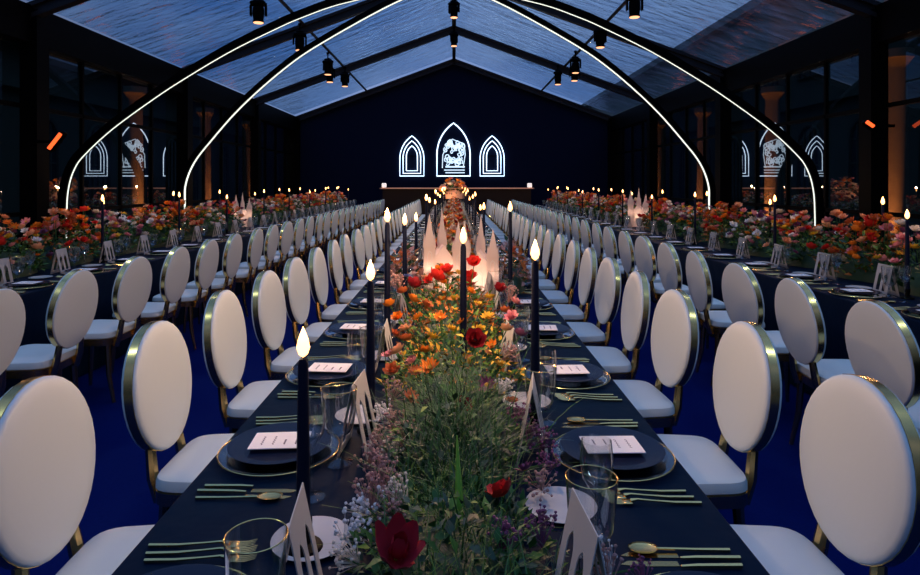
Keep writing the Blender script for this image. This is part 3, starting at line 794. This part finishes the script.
MA = [G[0], G[2], G[4], G[1], G[2]]; MBm = [G[1], G[3], G[0], PET['orange'], G[2]]; MC = [G[0], G[3], G[1], G[2]]
# centre table : three near arrangements set out by hand, then repeated kinds
near1 = empty('flower_arrangement', (.0, 1.16, T0)); tag(near1, 'nearest centre table flowers with large crimson bloom, white florets and green sprigs', 'flowers', 'flower arrangements on the centre table')
def near(r, seed, L, Wd, H, nl, mats, leaf, gr, gH, lst, gm=None, gw=.0022):
    tag(foliage_mesh(seed, L, Wd, H, nl, mats, leaf).build('foliage', mats, r), kind='stuff')
    if gr: tag(grass_mesh(seed, gr, L, Wd * .9, gH, gm or [G[0], G[1], G[0]], gw).build('grass_blades', gm or [G[0], G[1], G[0]], r), kind='stuff')
    rr = random.Random(seed); m = MB(); oy = r.location.y; ox = r.location.x
    for key, px, py, y, sc in lst:            # where each bloom stands: direction from the camera, distance along the table
        x = (px - 454) / 613 * y; z = CAM_H - (py - 183) / 613 * y - T0
        add_bloom(r, key, x - ox, y - oy, z, sc, rr)
        m.tube([((x - ox) * .5, (y - oy) * .7, .01), ((x - ox) * .8, (y - oy) * .9, z * .6), (x - ox, y - oy, z - .003)], .0018, 4)
    tag(m.build('stems', G[0], r), kind='stuff')
near(near1, 21, .52, .19, .13, 900, MA, .028, 420, .15,
     [('lily_ruby', 396, 558, .95, 1.0), ('spray_heather', 380, 470, 1.32, 1), ('spray_heather', 372, 486, 1.28, .9), ('spray_heather', 395, 508, 1.2, .8), ('spray_heather', 600, 560, 1.0, .8), ('poppy_red', 503, 495, 1.22, .8), ('spray_white', 366, 505, 1.25, 1.0), ('spray_white', 352, 528, 1.2, .9), ('spray_cream', 398, 488, 1.28, .9),
      ('spray_mauve', 540, 520, 1.15, .9), ('spray_white', 600, 560, 1.05, .8), ('spray_mauve', 505, 530, 1.12, .8), ('spray_mauve', 640, 566, 1.08, .6), ('daisy_mauve', 525, 470, 1.28, .7), ('spray_cream', 345, 555, 1.08, .8)])
m = grass_mesh(77, 160, .20, .10, .09, [G[2], G[0], G[4]], .0016); o = m.build('fern_tuft', [G[2], G[0], G[4]], near1); o.location = (.17, -.20, .01)
near2 = empty('flower_arrangement', (.0, 1.66, T0)); tag(near2, 'feathery green sprigs and long blades, second flower arrangement of the centre table', 'flowers', 'flower arrangements on the centre table')
near(near2, 22, .52, .19, .15, 800, MA, .026, 800, .22,
     [('daisy_mauve', 487, 385, 1.85, .9), ('poppy_crimson', 462, 408, 1.75, .8), ('spray_heather', 402, 432, 1.6, 1), ('spray_heather', 380, 440, 1.58, 1), ('spray_heather', 392, 420, 1.68, 1), ('spray_heather', 372, 458, 1.5, .9), ('spray_mauve', 535, 430, 1.62, .9), ('spray_heather', 540, 480, 1.4, .9), ('spray_mauve', 545, 440, 1.55, .9), ('spray_cream', 390, 450, 1.55, .9),
      ('daisy_mauve', 430, 402, 1.78, .8), ('spray_white', 382, 412, 1.72, .9), ('spray_mauve', 520, 412, 1.7, .9), ('daisy_rust', 410, 398, 1.82, .9), ('spray_mauve', 548, 462, 1.48, .8), ('rose_rust', 512, 402, 1.8, .6)], [G[0], G[4], G[0]])
m = MB(); m.tube([(.010, -.46, .01), (.010, -.44, .11), (.006, -.41, .215)], [.009, .008, .0015], 6); m.build('long_leaf_blade', G[5], near2)
near3 = empty('flower_arrangement', (.0, 2.22, T0)); tag(near3, 'centre table flowers with dark crimson poppy, orange blooms and lime leaves', 'flowers', 'flower arrangements on the centre table')
near(near3, 23, .58, .25, .20, 1100, [G[1], G[0], PET['yellow'], G[3], G[2]], .028, 100, .24,
     [('poppy_crimson', 475, 341, 2.02, 1.0), ('daisy_orange', 430, 368, 1.95, 1.1), ('rose_rust', 392, 372, 2.0, .8), ('spray_heather', 396, 388, 1.92, .9), ('spray_heather', 510, 352, 2.05, .9), ('daisy_yellow', 500, 365, 2.0, .7), ('rose_peach', 506, 330, 2.2, .7), ('daisy_pink', 388, 356, 2.05, .8), ('daisy_orange', 462, 322, 2.3, .8), ('rose_yellow', 480, 330, 2.2, .6), ('spray_white', 505, 385, 1.9, .8), ('rose_orange', 425, 352, 2.02, .7), ('daisy_orange', 440, 318, 2.3, .8), ('rose_rust', 406, 340, 2.15, .8), ('rose_peach', 398, 352, 2.05, .8),
      ('daisy_yellow', 452, 330, 2.2, .9), ('daisy_yellow', 488, 318, 2.3, .9), ('rose_pink', 512, 318, 2.3, .8), ('rose_mauve', 520, 335, 2.15, .7), ('daisy_yellow', 432, 338, 2.2, .9), ('rose_pink', 412, 362, 2.0, .6),
      ('daisy_orange', 492, 345, 2.1, .7), ('spray_white', 440, 385, 1.98, .8), ('daisy_rust', 415, 372, 1.98, .8), ('daisy_yellow', 468, 365, 2.05, .8)])
near4 = empty('flower_arrangement', (.0, 2.82, T0)); tag(near4, 'centre table flowers with tall bright red poppies over golden foliage', 'flowers', 'flower arrangements on the centre table')
near(near4, 24, .62, .27, .24, 1100, [G[3], G[1], PET['orange'], G[0], G[2]], .027, 100, .27,
     [('poppy_red', 436, 279, 2.65, 1.15), ('rose_orange', 390, 305, 2.6, .8), ('rose_rust', 403, 292, 2.7, .8), ('spray_heather', 396, 280, 2.8, 1.1), ('rose_pink', 515, 303, 2.6, .8), ('rose_rust', 505, 312, 2.5, .8), ('spray_heather', 512, 292, 2.7, 1.0), ('daisy_orange', 418, 318, 2.5, .8), ('rose_orange', 470, 292, 2.7, .7), ('poppy_red', 447, 272, 2.78, 1.0), ('poppy_crimson', 413, 286, 2.7, 1.0), ('poppy_red', 474, 263, 2.85, .9), ('poppy_crimson', 500, 290, 2.7, .8), ('rose_orange', 412, 300, 2.6, .8),
      ('rose_rust', 425, 305, 2.6, .9), ('rose_orange', 398, 318, 2.5, .8), ('daisy_yellow', 478, 305, 2.6, .8), ('daisy_yellow', 490, 298, 2.6, .8), ('rose_cream', 428, 290, 2.75, .7), ('rose_yellow', 455, 300, 2.7, .8),
      ('rose_peach', 405, 330, 2.45, .8), ('daisy_blue', 407, 277, 2.8, .7), ('rose_rust', 395, 335, 2.45, .7), ('daisy_orange', 442, 300, 2.65, .8)])
warm = ['rose_orange', 'rose_rust', 'rose_peach', 'daisy_orange', 'rose_red', 'rose_pink', 'daisy_yellow', 'rose_cream', 'poppy_red']
protoC = [arrangement('flower_arrangement', 31, .57, .19, .24, 260, [G[0], G[3], G[1], G[2]], warm, 16),
          arrangement('flower_arrangement', 32, .57, .19, .30, 260, [G[3], G[1], G[0], G[2]], ['rose_peach', 'rose_rust', 'daisy_orange', 'rose_cream', 'spray_heather', 'poppy_crimson'], 16)]
fl = [True, True]; y = 3.45; k = 4; i = 0
skip = [(3.65, 4.75)]
while y < 19.4:
    if any(a < y < c for a, c in skip): y += .3; continue
    k += 1; p = protoC[i % 2]
    o = p if fl[i % 2] else copy_tree(p); fl[i % 2] = False
    o.location = (rnd.uniform(-.02, .02) - .01, y, T0); o.rotation_euler = (0, 0, (0, PI)[(i // 2) % 2] + rnd.uniform(-.1, .1))
    tag(o, '%s flowers on the centre table, %s arrangement from the camera' % (('orange and red', 'peach and rust')[i % 2], nth(k)), 'flowers', 'flower arrangements on the centre table')
    y += .60; i += 1
bundle = arrangement('dried_flower_bundle', 61, .5, .11, .30, 260, [G[3], PET['heather'], G[2]], ['rose_rust', 'spray_heather', 'spray_heather', 'daisy_rust'], 14, scale=.9, leaf=.05)
bundle.location = (-.31, 3.95, T0); tag(bundle, 'dried brown flower bundle left of the pale paper cathedrals', 'flowers', 'dried bundles beside the cathedrals')
b2 = copy_tree(bundle); b2.location = (.40, 4.25, T0); b2.rotation_euler = (0, 0, PI); tag(b2, 'dried brown flower bundle right of the pale paper cathedrals', 'flowers', 'dried bundles beside the cathedrals')
# tall copper coloured bouquet closing the centre table
tall = arrangement('tall_bouquet', 41, .8, .46, .56, 260, [G[3], G[0], PET['peach']], ['rose_peach', 'rose_orange', 'rose_pink', 'rose_cream'], 60, scale=1.9, leaf=.07)
for c in tall.children: c.location.z += .25
m = MB(); m.lathe([(.07, 0), (.08, .01), (.05, .04), (.04, .15), (.09, .24), (.12, .36)], 20); m.build('vase', M_gold, tall)
tall.location = (.0, 18.9, T0); tag(tall, 'tall round bouquet of copper and pink blooms at the far end of centre table', 'flowers')
# side tables
pal1 = ['rose_orange', 'rose_red', 'rose_pink', 'daisy_orange', 'rose_peach', 'rose_yellow', 'rose_white', 'daisy_pink', 'rose_rust', 'rose_mauve']
protoS = [arrangement('flower_arrangement', 51, .72, .24, .40, 620, [G[0], G[1], G[2]], pal1, 72, scale=1.05, leaf=.05),
          arrangement('flower_arrangement', 52, .72, .24, .44, 620, [G[3], G[1], G[0], G[2]], ['rose_orange', 'rose_rust', 'daisy_orange', 'rose_red', 'rose_peach', 'rose_orange', 'rose_pink'], 72, scale=1.05, leaf=.05),
          arrangement('flower_arrangement', 53, .72, .24, .40, 620, [G[0], G[1], G[4], G[2]], ['rose_white', 'rose_cream', 'daisy_yellow', 'rose_pink', 'daisy_orange', 'rose_mauve', 'daisy_white'], 66, scale=1.05, leaf=.05)]
nm3 = ['mixed red, pink and orange', 'fiery orange and rust', 'white, cream and pink']
fl = [True] * 3
for nm, ph in (('left', 0), ('right', 1)):
    y = 3.2; k = 0
    while y < 19.4:
        k += 1; i = (k * (2 if ph else 1) + ph) % 3; p = protoS[i]
        if nm == 'left' and k == 10 or nm == 'right' and k == 10:
            y += .78; k -= 0; continue
        o = p if fl[i] else copy_tree(p); fl[i] = False
        o.location = (TABLES[nm][0] + (.10 if nm == 'right' else -.10), y, T0); o.rotation_euler = (0, 0, (0, PI)[k % 2] + rnd.uniform(-.1, .1))
        tag(o, '%s flowers on the %s wall table, %s from camera' % (nm3[i], nm, nth(k if k < 10 else k - 1)), 'flowers', 'flower arrangements on the %s wall table' % nm)
        y += .78

# ================================================================== PAPER CATHEDRAL LANTERNS
def mk_cath():
    r = empty('cathedral_lantern')
    m = MB()
    # nave with pitched roof, seen from its front
    m.prism([(-.075, 0), (.075, 0), (.075, .20), (0, .30), (-.075, .20)], -.10, .14); m.build('nave', M_paperlamp, r, smooth=False)
    def tower(x, y, wd, h, sp):
        m = MB(); m.box((x, y, h / 2), (wd, wd, h)); 
        m.add([(x - wd / 2, y - wd / 2, h), (x + wd / 2, y - wd / 2, h), (x + wd / 2, y + wd / 2, h), (x - wd / 2, y + wd / 2, h), (x, y, h + sp)], [(0, 1, 4), (1, 2, 4), (2, 3, 4), (3, 0, 4)])
        for a in (-1, 1):
            for c in (-1, 1):
                px, py = x + a * wd * .45, y + c * wd * .45; q = wd * .12
                m.add([(px - q, py - q, h - .01), (px + q, py - q, h - .01), (px + q, py + q, h - .01), (px - q, py + q, h - .01), (px, py, h + sp * .4)], [(0, 1, 4), (1, 2, 4), (2, 3, 4), (3, 0, 4)])
        m.build('spire_tower', M_paperlamp, r, smooth=False)
    tower(-.085, -.10, .065, .30, .19); tower(.085, -.10, .065, .27, .17); tower(0, .05, .05, .30, .22)
    # lancet window tracery standing proud of the front
    for x, z0, h, wd in ((0, .05, .13, .055), (-.085, .06, .10, .03), (.085, .06, .10, .03), (-.085, .19, .08, .025), (.085, .18, .07, .025)):
        m = MB(); yy = -.103 if x == 0 else -.135
        m.tube([(x + p[0], yy, z0 + p[1]) for p in lancet(wd, h, 6)], .002, 4, closed=True); m.build('window_tracery', M_paper, r)
    return r
cp = proto(mk_cath)
for x, y, sc, rz, lab in ((-.075, 4.02, .98, R(6), 'pale glowing paper cathedral with spires on the centre table, left of the pair'), (.165, 3.86, .92, R(-8), 'pale glowing paper cathedral with spires on the centre table, right of the pair'),
                     (-3.55, 10.3, 1.1, R(20), 'pale glowing paper cathedral among the flowers of the left wall table'), (3.1, 10.3, 1.25, R(-20), 'pale glowing paper cathedral among the flowers of the right wall table')):
    o = use(cp); o.location = (x, y, T0); o.rotation_euler = (0, 0, rz); o.scale = (sc * 1.12, sc, sc * (1.12 if abs(x) < 1 else 1)); tag(o, lab, 'lantern', 'paper cathedral lanterns')
    for dx, dy, dz, pw in ((0, .0, .14, 1.3), (-.095, -.10, .20, .16), (.095, -.10, .18, .16), (0, .05, .28, .12)):
        q = Vector((dx * sc, dy * sc, 0)); q.rotate(Euler((0, 0, rz)))
        light('lantern_glow', 'POINT', (x + q.x, y + q.y, T0 + dz * sc), pw, (1, .62, .46), .012)
